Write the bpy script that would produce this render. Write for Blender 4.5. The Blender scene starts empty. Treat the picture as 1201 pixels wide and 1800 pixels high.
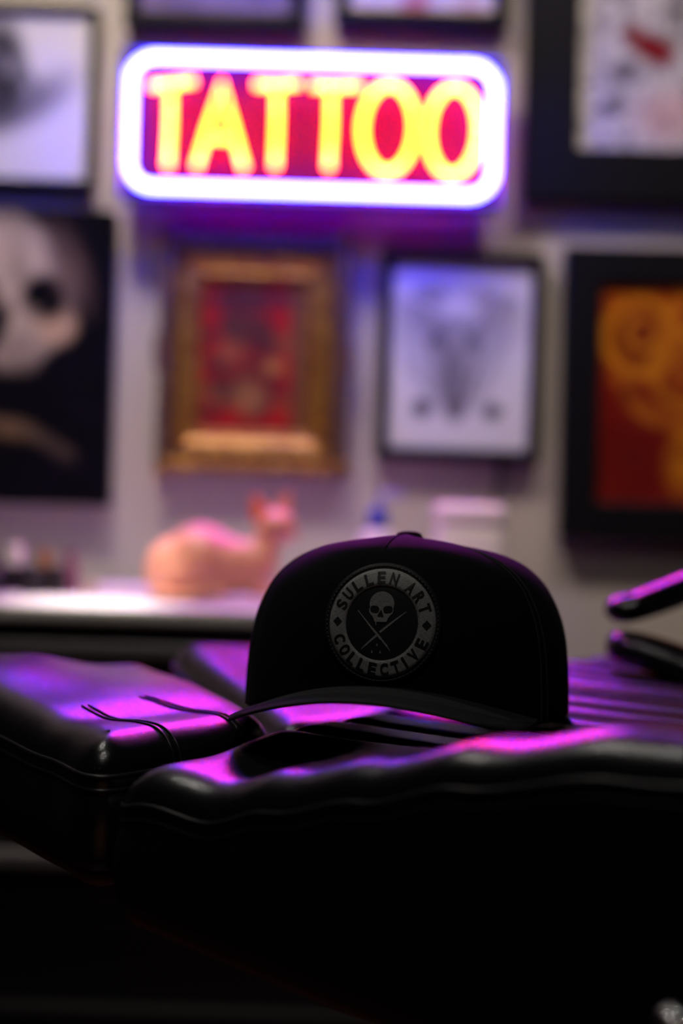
import bpy, bmesh, math, random
import numpy as np
from mathutils import Vector, Matrix, noise
from mathutils.bvhtree import BVHTree
random.seed(7)
R = math.radians
S = bpy.context.scene
COL = S.collection

# ---------------------------------------------------------------- camera
CAM_Z = 0.90
ROLL = R(1.8)
FPX = 2502.0
cam_d = bpy.data.cameras.new('camera')
cam_d.sensor_fit = 'VERTICAL'; cam_d.sensor_height = 36; cam_d.lens = FPX / 1800 * 36
cam_d.clip_start = 0.02
cam_d.dof.use_dof = True; cam_d.dof.focus_distance = 0.757; cam_d.dof.aperture_fstop = 2.7
cam = bpy.data.objects.new('camera', cam_d); COL.objects.link(cam)
cam.matrix_world = Matrix.Translation((0, 0, CAM_Z)) @ Matrix.Rotation(R(90), 4, 'X') @ Matrix.Rotation(ROLL, 4, 'Z')
S.camera = cam


def ray(x, y):
    """direction (per metre of depth) through a point of the 1201x1800 frame"""
    px, py = x - 600.5, y - 900
    c, s = math.cos(ROLL), math.sin(ROLL)
    return (px * c + py * s) / FPX, (-px * s + py * c) / FPX


def P(x, y, d):
    a, b = ray(x, y)
    return Vector((a * d, d, CAM_Z - b * d))


def G(x, y, z):
    """point on the height z"""
    a, b = ray(x, y)
    d = (CAM_Z - z) / b
    return Vector((a * d, d, z))


# ---------------------------------------------------------------- helpers
def tag(o, label=None, cat=None, group=None, kind=None):
    if label: o['label'] = label
    if cat: o['category'] = cat
    if group: o['group'] = group
    if kind: o['kind'] = kind
    return o


def empty(name, loc, rot=None, **k):
    o = bpy.data.objects.new(name, None); COL.objects.link(o)
    o.location = loc; o.empty_display_size = .02
    if rot is not None: o.rotation_euler = rot
    bpy.context.view_layer.update()
    return tag(o, **k)


def link(name, me, mat, parent=None, smooth=True, loc=None, rot=None):
    o = bpy.data.objects.new(name, me); COL.objects.link(o)
    if mat: me.materials.append(mat)
    if smooth:
        for p in me.polygons: p.use_smooth = True
    if parent: o.parent = parent
    if loc is not None: o.location = loc
    if rot is not None: o.rotation_euler = rot
    return o


def obj(name, bm, mat, parent=None, smooth=True, angle=None, **k):
    bmesh.ops.recalc_face_normals(bm, faces=bm.faces)
    me = bpy.data.meshes.new(name); bm.to_mesh(me); bm.free()
    o = link(name, me, mat, parent, smooth, **k)
    if angle is not None: me.set_sharp_from_angle(angle=R(angle))
    return o


def wobj(name, bm, mat, parent, **k):
    """bm in world coordinates; parent an unrotated Empty"""
    bmesh.ops.translate(bm, verts=bm.verts, vec=-parent.matrix_world.translation)
    return obj(name, bm, mat, parent, **k)


def add_box(bm, c, s, bevel=0.0, seg=2, mat=None):
    t = bmesh.new()
    bmesh.ops.create_cube(t, size=1)
    bmesh.ops.scale(t, verts=t.verts, vec=s)
    if bevel: bmesh.ops.bevel(t, geom=t.edges[:], offset=bevel, segments=seg, affect='EDGES', profile=.5)
    if mat is not None: bmesh.ops.transform(t, verts=t.verts, matrix=mat)
    bmesh.ops.translate(t, verts=t.verts, vec=c)
    me = bpy.data.meshes.new('t'); t.to_mesh(me); t.free(); bm.from_mesh(me); bpy.data.meshes.remove(me)
    return bm


def add_tube(bm, pts, r, n=10, closed=False, cap=True, up=Vector((0, 0, 1))):
    pts = [Vector(p) for p in pts]
    N = len(pts); rings = []
    rr = r if hasattr(r, '__len__') else [r] * N
    prev = None
    for i, p in enumerate(pts):
        a = pts[i - 1] if (i > 0 or closed) else p
        b = pts[(i + 1) % N] if (i < N - 1 or closed) else p
        t = (b - a).normalized()
        if prev is None:
            s = t.cross(up)
            if s.length < 1e-4: s = t.cross(Vector((1, 0, 0)))
        else:
            s = prev - t * prev.dot(t)
        s.normalize(); prev = s
        u = s.cross(t)
        rings.append([bm.verts.new(p + (s * math.cos(q) + u * math.sin(q)) * rr[i]) for q in [2 * math.pi * k / n for k in range(n)]])
    for i in range(N if closed else N - 1):
        A, B = rings[i], rings[(i + 1) % N]
        for k in range(n):
            bm.faces.new((A[k], A[(k + 1) % n], B[(k + 1) % n], B[k]))
    if cap and not closed:
        for ring, p, sg in ((rings[0], pts[0], -1), (rings[-1], pts[-1], 1)):
            bm.faces.new(ring)
    return bm


def add_lathe(bm, prof, n=32, c=(0, 0, 0)):
    c = Vector(c); rings = []
    for r, z in prof:
        if r < 1e-6: rings.append([bm.verts.new(c + Vector((0, 0, z)))])
        else: rings.append([bm.verts.new(c + Vector((r * math.cos(2 * math.pi * k / n), r * math.sin(2 * math.pi * k / n), z))) for k in range(n)])
    for A, B in zip(rings, rings[1:]):
        for k in range(n):
            k2 = (k + 1) % n
            if len(A) == 1 and len(B) == 1: continue
            if len(A) == 1: bm.faces.new((A[0], B[k], B[k2]))
            elif len(B) == 1: bm.faces.new((A[k], A[k2], B[0]))
            else: bm.faces.new((A[k], A[k2], B[k2], B[k]))
    return bm


def spline(pts, n, closed=False):
    """Catmull-Rom, resampled evenly by length"""
    pts = [Vector(p) for p in pts]; M = len(pts); out = []
    segs = M if closed else M - 1
    for i in range(segs):
        g = (lambda k: pts[k % M]) if closed else (lambda k: pts[min(max(k, 0), M - 1)])
        p0, p1, p2, p3 = g(i - 1), g(i), g(i + 1), g(i + 2)
        for k in range(24):
            t = k / 24
            out.append(.5 * ((2 * p1) + (p2 - p0) * t + (2 * p0 - 5 * p1 + 4 * p2 - p3) * t * t + (3 * p1 - p0 - 3 * p2 + p3) * t ** 3))
    out.append(out[0].copy() if closed else pts[-1].copy())
    L = [0]
    for a, b in zip(out, out[1:]): L.append(L[-1] + (b - a).length)
    res = []; j = 0
    m = n if closed else n - 1
    for k in range(n):
        q = L[-1] * k / m
        while j < len(L) - 2 and L[j + 1] < q: j += 1
        f = (q - L[j]) / max(L[j + 1] - L[j], 1e-9)
        res.append(out[j].lerp(out[j + 1], min(max(f, 0), 1)))
    return res


def interp(x, tab):
    if x <= tab[0][0]: return tab[0][1]
    for (a, u), (b, v) in zip(tab, tab[1:]):
        if x <= b:
            t = (x - a) / (b - a); t = t * t * (3 - 2 * t)
            return u + (v - u) * t
    return tab[-1][1]


def sstep(a, b, x):
    t = min(max((x - a) / (b - a), 0), 1)
    return t * t * (3 - 2 * t)


# ---------------------------------------------------------------- materials
def material(name, color, rough=.5, metal=0, spec=.5, bump=None, var=None, sss=0, coat=0, emit=None, estr=0, trans=0, sheen=0, coords='Object'):
    m = bpy.data.materials.new(name); m.use_nodes = True
    nt = m.node_tree; b = nt.nodes['Principled BSDF']
    b.inputs['Base Color'].default_value = (*color, 1)
    b.inputs['Roughness'].default_value = rough
    b.inputs['Metallic'].default_value = metal
    b.inputs['Specular IOR Level'].default_value = spec
    if coat: b.inputs['Coat Weight'].default_value = coat; b.inputs['Coat Roughness'].default_value = .15
    if sss:
        b.inputs['Subsurface Weight'].default_value = sss
        b.inputs['Subsurface Radius'].default_value = (1, .35, .2); b.inputs['Subsurface Scale'].default_value = .008
    if trans: b.inputs['Transmission Weight'].default_value = trans
    if sheen: b.inputs['Sheen Weight'].default_value = sheen; b.inputs['Sheen Roughness'].default_value = .5
    if emit: b.inputs['Emission Color'].default_value = (*emit, 1); b.inputs['Emission Strength'].default_value = estr
    tc = nt.nodes.new('ShaderNodeTexCoord')
    if bump:   # list of (type, scale, strength, distance)
        last = None
        for typ, sc, st, di in bump:
            if typ == 'voronoi':
                t = nt.nodes.new('ShaderNodeTexVoronoi'); t.feature = 'DISTANCE_TO_EDGE'; out = t.outputs['Distance']
                t.inputs['Scale'].default_value = sc
            elif typ == 'wave':
                t = nt.nodes.new('ShaderNodeTexWave'); out = t.outputs['Fac']; t.inputs['Scale'].default_value = sc
                t.inputs['Distortion'].default_value = .4
            else:
                t = nt.nodes.new('ShaderNodeTexNoise'); out = t.outputs['Fac']; t.inputs['Scale'].default_value = sc
                t.inputs['Detail'].default_value = 4
            nt.links.new(tc.outputs[coords], t.inputs['Vector'])
            bp = nt.nodes.new('ShaderNodeBump'); bp.inputs['Strength'].default_value = st; bp.inputs['Distance'].default_value = di
            nt.links.new(out, bp.inputs['Height'])
            if last: nt.links.new(last.outputs['Normal'], bp.inputs['Normal'])
            last = bp
        nt.links.new(last.outputs['Normal'], b.inputs['Normal'])
    if var:    # (scale, other colour)
        t = nt.nodes.new('ShaderNodeTexNoise'); t.inputs['Scale'].default_value = var[0]; t.inputs['Detail'].default_value = 6
        nt.links.new(tc.outputs[coords], t.inputs['Vector'])
        mx = nt.nodes.new('ShaderNodeMix'); mx.data_type = 'RGBA'
        mx.inputs['A'].default_value = (*color, 1); mx.inputs['B'].default_value = (*var[1], 1)
        rp = nt.nodes.new('ShaderNodeValToRGB'); rp.color_ramp.elements[0].position = .35; rp.color_ramp.elements[1].position = .65
        nt.links.new(t.outputs['Fac'], rp.inputs['Fac']); nt.links.new(rp.outputs['Color'], mx.inputs['Factor'])
        nt.links.new(mx.outputs['Result'], b.inputs['Base Color'])
    return m


def painted(name, rough=.75, spec=.04, attr='paint'):
    m = material(name, (1, 1, 1), rough, spec=spec)
    a = m.node_tree.nodes.new('ShaderNodeAttribute'); a.attribute_name = attr
    m.node_tree.links.new(a.outputs['Color'], m.node_tree.nodes['Principled BSDF'].inputs['Base Color'])
    return m


M = {}
M['leather'] = material('black_leather', (.006, .0055, .007), .26, spec=.76, bump=[('voronoi', 1100, .25, .0004), ('noise', 60, .10, .002)])
M['leather_seam'] = material('black_leather_welt', (.012, .011, .013), .38, spec=.5)
M['thread'] = material('grey_thread', (.22, .21, .22), .6)
M['board'] = material('underside_board_warm_glow', (.32, .16, .11), .45, var=(30, (.24, .11, .07)))  # brown put in for the warm bounce glow along the pad bottoms
M['twill'] = material('black_twill', (.0032, .0032, .0042), .85, spec=.12, bump=[('wave', 420, .25, .0004), ('noise', 900, .3, .0003)])
M['brim_cloth'] = material('black_brim_twill', (.013, .013, .0145), .8, spec=.3, bump=[('wave', 420, .25, .0004), ('noise', 900, .3, .0003)])
M['patch_black'] = material('black_patch_leather', (.008, .008, .010), .6, spec=.3, bump=[('noise', 900, .3, .0003)])
M['patch_grey'] = material('grey_patch_print', (.28, .28, .275), .55, spec=.4, bump=[('noise', 1500, .5, .0004)], var=(900, (.21, .21, .205)))
M['patch_thread'] = material('black_patch_thread', (.035, .034, .036), .6)
M['wall'] = material('grey_beige_paint', (.46, .41, .37), .8, spec=.2, bump=[('noise', 180, .15, .001)], var=(2, (.42, .375, .34)))
M['floor'] = material('dark_brown_floor', (.05, .03, .02), .4, var=(6, (.03, .018, .012)))
M['counter'] = material('white_laminate', (.62, .60, .58), .28, spec=.6)
M['cabinet'] = material('black_cabinet', (.008, .008, .009), .35)
M['rail'] = material('grey_metal_rail', (.20, .19, .20), .45, metal=.6)
M['black_frame'] = material('black_frame', (.006, .0055, .0065), .4, spec=.12)
M['dark_wood'] = material('dark_carved_wood', (.055, .020, .010), .5, var=(40, (.11, .045, .012)))
M['gold'] = material('antique_gold', (.46, .24, .03), .45, metal=.7, var=(50, (.24, .09, .012)), bump=[('noise', 90, .5, .004)])
M['canvas_side'] = material('black_canvas', (.004, .0035, .005), .6, spec=.06)
M['art'] = painted('painted_art')
M['art_gloss'] = painted('painted_art_under_glass', .25, .5)
M['steel'] = material('black_steel', (.015, .015, .016), .4, metal=.5)
M['chrome'] = material('chrome', (.8, .8, .82), .12, metal=1)
M['cat'] = material('pink_silicone', (.78, .33, .23), .42, sss=.35)
M['white_plastic'] = material('white_plastic', (.78, .72, .68), .35)
M['blue_plastic'] = material('blue_plastic', (.03, .05, .42), .35)
M['clear_plastic'] = material('milky_plastic', (.75, .72, .72), .3, trans=.35)
M['blue_clear'] = material('pale_blue_plastic', (.28, .28, .62), .3, trans=.3)
M['black_plastic'] = material('black_plastic', (.010, .009, .010), .35)
M['amber'] = material('amber_plastic', (.35, .14, .03), .35)
M['mauve'] = material('mauve_plastic', (.23, .09, .14), .35)
M['cream'] = material('cream_plastic', (.55, .45, .30), .4)
M['cable'] = material('grey_cable', (.05, .045, .045), .5)
M['sign_case'] = material('black_sign_case', (.01, .008, .014), .4)
M['sign_panel'] = material('magenta_sign_panel', (.016, .0003, .003), .7, spec=.1)
nt = M['sign_panel'].node_tree      # thin tinted acrylic: a little light leaks through to the wall
tr = nt.nodes.new('ShaderNodeBsdfTranslucent'); tr.inputs['Color'].default_value = (.17, .002, .26, 1)
ad_ = nt.nodes.new('ShaderNodeAddShader'); nt.links.new(nt.nodes['Principled BSDF'].outputs[0], ad_.inputs[0]); nt.links.new(tr.outputs[0], ad_.inputs[1])
nt.links.new(ad_.outputs[0], nt.nodes['Material Output'].inputs['Surface'])
M['neon_blue'] = material('blue_neon', (.05, .05, .2), .3, emit=(.018, .019, 1.0), estr=185)
M['neon_red'] = material('orange_neon', (.2, .03, .02), .3, emit=(1.0, .0215, .0010), estr=190)

# ---------------------------------------------------------------- setting
WALL_Y = 2.18
bm = bmesh.new(); add_box(bm, (0, WALL_Y + .05, 1.35), (5.2, .1, 2.7)); tag(obj('wall_back', bm, M['wall'], smooth=False), kind='structure')
bm = bmesh.new(); add_box(bm, (0, .3, -.05), (5.2, 3.86, .1)); tag(obj('floor', bm, M['floor'], smooth=False), kind='structure')

# ---------------------------------------------------------------- pictures on the wall
def paint(me_verts_px, base, ops):
    """soft strokes laid one over the other; positions in frame pixels"""
    px = np.array(me_verts_px); c = np.tile(np.array(base, float), (len(px), 1))
    for op in ops:
        k = op[0]
        if k == 'ell':
            _, cx, cy, rx, ry, rot, soft, col, al = op
            x, y = px[:, 0] - cx, px[:, 1] - cy
            cs, sn = math.cos(R(rot)), math.sin(R(rot))
            q = np.sqrt(((x * cs + y * sn) / rx) ** 2 + ((-x * sn + y * cs) / ry) ** 2)
            a = np.clip((1 + soft - q) / (2 * soft + 1e-6), 0, 1)
        elif k == 'ring':
            _, cx, cy, rx, ry, w, col, al = op
            q = np.sqrt(((px[:, 0] - cx) / rx) ** 2 + ((px[:, 1] - cy) / ry) ** 2)
            a = np.clip(1.3 - np.abs(q - 1) * (rx + ry) / 2 / w, 0, 1)
        elif k == 'line':
            _, pts, w, col, al = op
            best = np.full(len(px), 1e9)
            for (x0, y0), (x1, y1) in zip(pts, pts[1:]):
                d = np.array([x1 - x0, y1 - y0], float); L = (d ** 2).sum() + 1e-9
                t = np.clip(((px - [x0, y0]) @ d) / L, 0, 1)
                best = np.minimum(best, np.sqrt((((px - [x0, y0]) - t[:, None] * d) ** 2).sum(1)))
            a = np.clip(1.4 - best / w, 0, 1)
        elif k == 'box':
            _, x0, y0, x1, y1, soft, col, al = op
            a = np.clip((px[:, 0] - x0) / soft, 0, 1) * np.clip((x1 - px[:, 0]) / soft, 0, 1) * np.clip((px[:, 1] - y0) / soft, 0, 1) * np.clip((y1 - px[:, 1]) / soft, 0, 1)
        elif k == 'noise':
            _, sc, seed, lo, hi, col, al, box = op
            a = np.array([noise.noise(Vector((p[0] / sc, p[1] / sc, seed))) for p in px])
            a = np.clip((a - lo) / (hi - lo), 0, 1)
            if box is not None:
                x0, y0, x1, y1 = box
                a = a * ((px[:, 0] > x0) & (px[:, 0] < x1) & (px[:, 1] > y0) & (px[:, 1] < y1))
        a = (a * al)[:, None]
        c = c * (1 - a) + np.array(col, float) * a
    return c


def quad_on_wall(tl, tr, bl, br, d):
    A, B, C_, D = (P(*q, d) for q in (tl, tr, bl, br))
    c = (A + B + C_ + D) / 4
    w = ((B - A).length + (D - C_).length) / 2; h = ((A - C_).length + (B - D).length) / 2
    e = ((B - A) + (D - C_)).normalized(); f = ((A - C_) + (B - D)).normalized()
    ang = (math.atan2(-e.z, e.x) + math.atan2(f.x, f.z)) / 2
    return c, w, h, ang


def art_mesh(name, w, h, y, root, base, ops, mat, nx, ny):
    """flat picture sheet in the frame's own plane (x right, z up)"""
    bm = bmesh.new(); vs = []; pxs = []
    for j in range(ny + 1):
        for i in range(nx + 1):
            vs.append(bm.verts.new((-w / 2 + w * i / nx, y, -h / 2 + h * j / ny)))
    for j in range(ny):
        for i in range(nx):
            a = j * (nx + 1) + i
            bm.faces.new((vs[a], vs[a + 1], vs[a + nx + 2], vs[a + nx + 1]))
    bm.verts.index_update()
    mw = root.matrix_world
    c, s = math.cos(ROLL), math.sin(ROLL)
    for v in vs:
        q = mw @ v.co
        X, Y = q.x / q.y * FPX, (CAM_Z - q.z) / q.y * FPX
        pxs.append((600.5 + X * c - Y * s, 900 + X * s + Y * c))
    cols = paint(pxs, base, ops)
    o = obj(name, bm, mat, root, smooth=False)
    at = o.data.attributes.new('paint', 'FLOAT_COLOR', 'POINT')
    at.data.foreach_set('color', np.hstack([cols, np.ones((len(cols), 1))]).astype(np.float32).ravel())
    return o


def frame_bars(bm, w, h, t, depth, y0, bev=.003, prof=None):
    """mitred moulding round an opening: outer w x h, width t, from y0 (wall) out to y0-depth"""
    prof = prof or [(0, 0), (0, -depth + bev), (bev, -depth), (t - bev, -depth), (t, -depth + bev), (t, 0)]
    rings = []
    for (a, b) in prof:
        W, H = w / 2 - a, h / 2 - a
        rings.append([bm.verts.new((x, y0 + b, z)) for x, z in ((-W, -H), (W, -H), (W, H), (-W, H))])
    for A, B in zip(rings, rings[1:]):
        for k in range(4):
            bm.faces.new((A[k], A[(k + 1) % 4], B[(k + 1) % 4], B[k]))
    return bm


def picture(name, label, cat, quad, t, depth, base, ops, frame_mat, art='art', res=.004, group='pictures hung on the wall', gap=.004, mat_w=0, mat_col=None):
    c, w, h, ang = quad_on_wall(*quad, WALL_Y - depth)
    root = empty(name, (c.x, WALL_Y - gap, c.z), (0, ang, 0), label=label, cat=cat, group=group)
    bm = frame_bars(bmesh.new(), w, h, t, depth, 0)
    obj('frame', bm, frame_mat, root, smooth=False)
    iw, ih = w - 2 * t + .004, h - 2 * t + .004
    bm = bmesh.new(); add_box(bm, (0, -.004, 0), (w - .01, .006, h - .01)); obj('backing_board', bm, M['canvas_side'], root, smooth=False)
    art_mesh('artwork', iw, ih, -depth + .009, root, base, ops, M[art], int(iw / res), int(ih / res))
    return root, w, h


BLK, INK = (.003, .0025, .005), (.035, .030, .040)
PAPER = (.60, .57, .57)
# top left: pale sheet with a dark smoky swirl
picture('framed_drawing', 'thin dark framed pale drawing of a smoky grey swirl, upper left of the neon sign', 'picture',
        ((-215, 0), (172, 14), (-225, 318), (165, 333)), .0125, .022, PAPER,
        [('ell', 30, 200, 75, 26, -22, .7, (.20, .18, .21), .85), ('ell', 62, 170, 62, 24, -30, .8, (.12, .11, .13), .85),
         ('ell', -30, 130, 72, 95, 0, .25, (.05, .045, .06), .97), ('ell', 12, 120, 28, 75, 0, .5, (.03, .028, .035), .95),
         ('ell', 15, 120, 8, 14, 0, .6, (.35, .33, .35), .8), ('ring', -10, 160, 70, 62, 9, (.16, .15, .18), .8),
         ('ell', -110, 180, 60, 60, 0, .5, (.2, .19, .2), .6)], M['black_frame'])
# left: black canvas with a skull
bone = (.46, .36, .29)
c_, w_, h_, a_ = quad_on_wall((-290, 358), (197, 370), (-290, 878), (197, 890), WALL_Y - .035)
root = empty('canvas_picture', (c_.x, WALL_Y - .004, c_.z), (0, a_ * .3, 0), label='large unframed black canvas painted with a bone coloured skull', cat='picture', group='pictures hung on the wall')
bm = bmesh.new(); add_box(bm, (0, -.018, 0), (w_, .034, h_), .003); obj('canvas', bm, M['canvas_side'], root, smooth=False)
art_mesh('artwork', w_ - .004, h_ - .004, -.0356, root, BLK,
         [('ell', 15, 510, 112, 125, -12, .12, bone, 1), ('ell', -60, 480, 130, 110, 0, .3, bone, .8), ('ell', 25, 615, 45, 45, 0, .3, bone, .95),
          ('ell', 98, 570, 34, 34, -40, .3, (.45, .30, .20), 1), ('ell', 78, 522, 42, 40, 35, .22, BLK, 1), ('ell', -10, 575, 22, 48, 25, .3, BLK, 1),
          ('ell', 50, 556, 20, 14, -30, .6, (.3, .22, .17), .6), ('ell', -45, 520, 40, 42, 0, .2, BLK, 1), ('ell', 120, 470, 30, 75, -20, .5, (.10, .06, .05), .85),
          ('ell', 10, 690, 120, 45, 0, .4, BLK, 1), ('line', [(-60, 735), (40, 750), (80, 775), (120, 800)], 13, (.10, .07, .05), .7),
          ('ell', 15, 755, 30, 14, 10, .8, (.16, .10, .05), .7), ('noise', 60, 3.3, .1, .6, (.006, .004, .012), .4, None)], M['art'], 110, 116)
# gold ornate frame with a red and black print
quad = ((280, 402), (622, 414), (267, 828), (609, 838))
c_, w_, h_, a_ = quad_on_wall(*quad, WALL_Y - .045)
root = empty('gilded_picture', (c_.x, WALL_Y - .004, c_.z), (0, a_, 0), label='ornate gilded picture frame round a red and black print', cat='picture', group='pictures hung on the wall')
t1, t2 = .030, .036
bm = frame_bars(bmesh.new(), w_, h_, t1, .045, 0, prof=[(0, 0), (0, -.012), (.006, -.024), (.014, -.034), (.020, -.028), (.026, -.030), (t1, -.022), (t1, 0)])
obj('outer_moulding', bm, M['dark_wood'], root, smooth=False)
bm = frame_bars(bmesh.new(), w_ - 2 * t1, h_ - 2 * t1, t2, .04, 0, prof=[(0, 0), (0, -.026), (.006, -.032), (.014, -.030), (.024, -.022), (.030, -.024), (t2, -.016), (t2, 0)])
obj('gilt_slope', bm, M['gold'], root, smooth=False)
# carved leaves and scrolls along the outer moulding, larger at corners and mid-sides
def scroll(cx, cz, r, ang):
    bm = bmesh.new(); pts = []; rad = []
    for k in range(26):
        q = k / 25; a = ang + q * 4.4; rr = r * (1 - .72 * q)
        pts.append((cx + rr * math.cos(a), -.032 - .004 * q, cz + rr * math.sin(a))); rad.append(r * .28 * (1 - .55 * q))
    return add_tube(bm, pts, rad, 8)
W2, H2 = w_ / 2 - .012, h_ / 2 - .012
for sx in (-1, 1):
    for sz in (-1, 1):
        bm = scroll(sx * W2, sz * H2, .016, math.atan2(sz, sx))
        me = scroll(sx * (W2 - .03), sz * H2, .011, 0 if sx < 0 else math.pi).verts
        obj('corner_scroll', bm, M['gold'], root)
nx_, nz_ = 9, 11
def leaf(bm, x, z, rot, sx, sz):
    t = bmesh.new(); bmesh.ops.create_uvsphere(t, u_segments=8, v_segments=6, radius=1)
    bmesh.ops.transform(t, verts=t.verts, matrix=Matrix.Translation((x, -.030, z)) @ Matrix.Rotation(rot, 4, 'Y') @ Matrix.Diagonal((sx, .008, sz, 1)))
    me = bpy.data.meshes.new('t'); t.to_mesh(me); t.free(); bm.from_mesh(me); bpy.data.meshes.remove(me)
for sz in (-1, 1):
    bm = bmesh.new()
    for i in range(-2 * nx_, 2 * nx_ + 1): leaf(bm, i / (2 * nx_ + 2) * W2, sz * (H2 + .003 * math.cos(i * 1.7)), i * .6, .011, .006 + .003 * (i % 3 == 0))
    obj('carved_leaf_band', bm, M['gold'] if sz < 0 else M['dark_wood'], root)
for sx in (-1, 1):
    bm = bmesh.new()
    for i in range(-2 * nz_, 2 * nz_ + 1): leaf(bm, sx * (W2 + (.005 if abs(i) < 4 else 0)), i / (2 * nz_ + 2) * H2, i * .6, .007 + .004 * (abs(i) < 4), .010)
    obj('carved_leaf_band', bm, M['dark_wood'], root)
red, dk, gd = (.30, .010, .010), (.045, .018, .018), (.36, .15, .035)
ops = [('box', 350, 495, 515, 760, 8, red, 1)]
rr = random.Random(3)
for k in range(34):
    ops.append(('ell', rr.uniform(365, 500), rr.uniform(505, 735), rr.uniform(8, 22), rr.uniform(6, 16), rr.uniform(0, 180), .5, rr.choice([dk, dk, dk, (.10, .035, .02), gd, (.2, .06, .02)]), .85))
ops += [('ell', 432, 620, 52, 105, 0, .35, (.05, .022, .018), .6), ('ell', 430, 525, 70, 22, 0, .4, dk, .85), ('ell', 430, 690, 75, 20, 0, .5, dk, .8), ('ell', 438, 700, 28, 26, 0, .5, (.28, .12, .04), .8), ('ell', 405, 620, 22, 20, 0, .5, (.3, .08, .03), .7), ('ell', 480, 645, 14, 12, 0, .5, gd, .9)]
art_mesh('artwork', w_ - 2 * (t1 + t2) + .006, h_ - 2 * (t1 + t2) + .006, -.014, root, (.13, .05, .02), ops, M['art'], 50, 70)
bm = bmesh.new(); add_box(bm, (0, -.004, 0), (w_ - .03, .006, h_ - .03)); obj('backing_board', bm, M['canvas_side'], root, smooth=False)
# ink drawing of a bearded skull face
g1, g2 = (.13, .115, .13), (.25, .23, .25)
rr = random.Random(5)
ops = [('ell', 805, 560, 115, 62, 3, .35, (.29, .27, .29), .85), ('ell', 800, 620, 75, 80, 0, .4, (.30, .28, .30), .85), ('ell', 812, 535, 42, 22, 0, .5, (.52, .49, .50), .8),
       ('ell', 800, 690, 42, 35, 0, .5, g2, .8), ('ell', 798, 715, 15, 25, 0, .5, g1, .8)]
for k in range(46):
    a = rr.uniform(0, 6.28); q = rr.uniform(.55, 1)
    ops.append(('ring', 805 + 95 * q * math.cos(a), 545 + 46 * q * math.sin(a), rr.uniform(8, 16), rr.uniform(7, 13), 3.5, rr.choice([g1, g2, (.26, .23, .26)]), .65))
for k in range(28):
    x = rr.uniform(750, 850)
    ops.append(('line', [(x, 610 + abs(x - 800) * .2), (800 + (x - 800) * .25, 735)], 2.5, g1, .4))
ops += [('ell', 770, 600, 18, 12, 8, .4, INK, .8), ('ell', 832, 602, 18, 12, -8, .4, INK, .7), ('ell', 800, 632, 8, 12, 0, .5, INK, .6), ('ell', 800, 660, 28, 7, 0, .5, g1, .7),
        ('ell', 741, 718, 17, 16, 0, .45, (.03, .028, .035), .95), ('ell', 866, 724, 17, 15, 0, .45, (.04, .036, .045), .95),
        ('line', [(700, 520), (715, 640), (760, 690)], 5, g2, .5), ('line', [(905, 525), (890, 600), (850, 690)], 5, g2, .5)]
picture('framed_drawing', 'black framed ink drawing of a bearded face on white paper', 'picture',
        ((670, 437), (957, 449), (661, 803), (949, 817)), .0185, .025, PAPER, ops, M['black_frame'], 'art', .0028)
# right: black frame, golden spirals on red
og = (.50, .165, .008)
picture('framed_spiral_painting', 'wide black framed painting of golden spirals on dark red', 'picture',
        ((992, 430), (1490, 446), (986, 944), (1484, 960)), .056, .032, (.17, .008, .006),
        [('ell', 1110, 800, 70, 70, 0, .8, (.10, .006, .004), .8), ('ell', 1180, 540, 40, 60, 20, .6, (.28, .03, .008), .8), ('ell', 1126, 592, 70, 74, 0, .15, (.15, .022, .004), .9), ('ring', 1126, 592, 60, 64, 13, og, .95), ('ring', 1130, 585, 27, 27, 8, (.48, .16, .01), .95),
         ('ell', 1135, 590, 14, 12, 0, .5, (.15, .02, .006), .8), ('ring', 1212, 650, 60, 64, 13, og, .9), ('ring', 1205, 690, 100, 62, 9, (.42, .13, .01), .8),
         ('ring', 1215, 640, 22, 24, 10, (.36, .10, .01), .9), ('line', [(1085, 660), (1130, 720), (1200, 745), (1300, 760)], 16, (.33, .08, .008), .8), ('line', [(1070, 520), (1110, 530), (1180, 600), (1200, 720)], 10, (.36, .09, .008), .6),
         ('ell', 1215, 800, 34, 60, 15, .5, og, .95), ('ring', 1330, 600, 90, 90, 26, og, .9), ('line', [(1180, 560), (1210, 500), (1290, 510)], 16, og, .7),
         ('noise', 34, 8.2, .1, .6, (.09, .004, .004), .6, None)], M['black_frame'])
# top right: black frame, splattered drawing with a red mark
rr = random.Random(11)
ops = [('noise', 26, 4.1, .05, .5, (.17, .15, .16), .85, None), ('noise', 13, 9.1, .15, .5, (.16, .14, .15), .6, None), ('ell', 1180, 205, 55, 40, 0, .6, (.52, .30, .28), .7),
       ('line', [(1112, 60), (1140, 85), (1165, 100)], 20, (.16, .005, .010), 1), ('ell', 1150, 85, 36, 20, 15, .3, (.16, .005, .010), 1),
       ('ell', 1102, 125, 18, 22, 30, .5, (.05, .04, .06), .85), ('ell', 1075, 188, 24, 13, -15, .5, (.05, .045, .06), .85), ('ell', 1192, 25, 20, 25, 0, .5, (.06, .05, .06), .8),
       ('ell', 1055, 45, 14, 20, 0, .6, (.2, .18, .2), .7)]
for k in range(40):
    ops.append(('ell', rr.uniform(1020, 1400), rr.uniform(-80, 265), rr.uniform(4, 9), rr.uniform(3, 8), rr.uniform(0, 180), .6, rr.choice([INK, g1, g2]), .7))
picture('framed_splatter_drawing', 'large black framed speckled drawing with a dark red mark', 'picture',
        ((932, -240), (1480, -222), (922, 350), (1470, 366)), .080, .030, (.46, .43, .43), ops, M['black_frame'])
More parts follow.
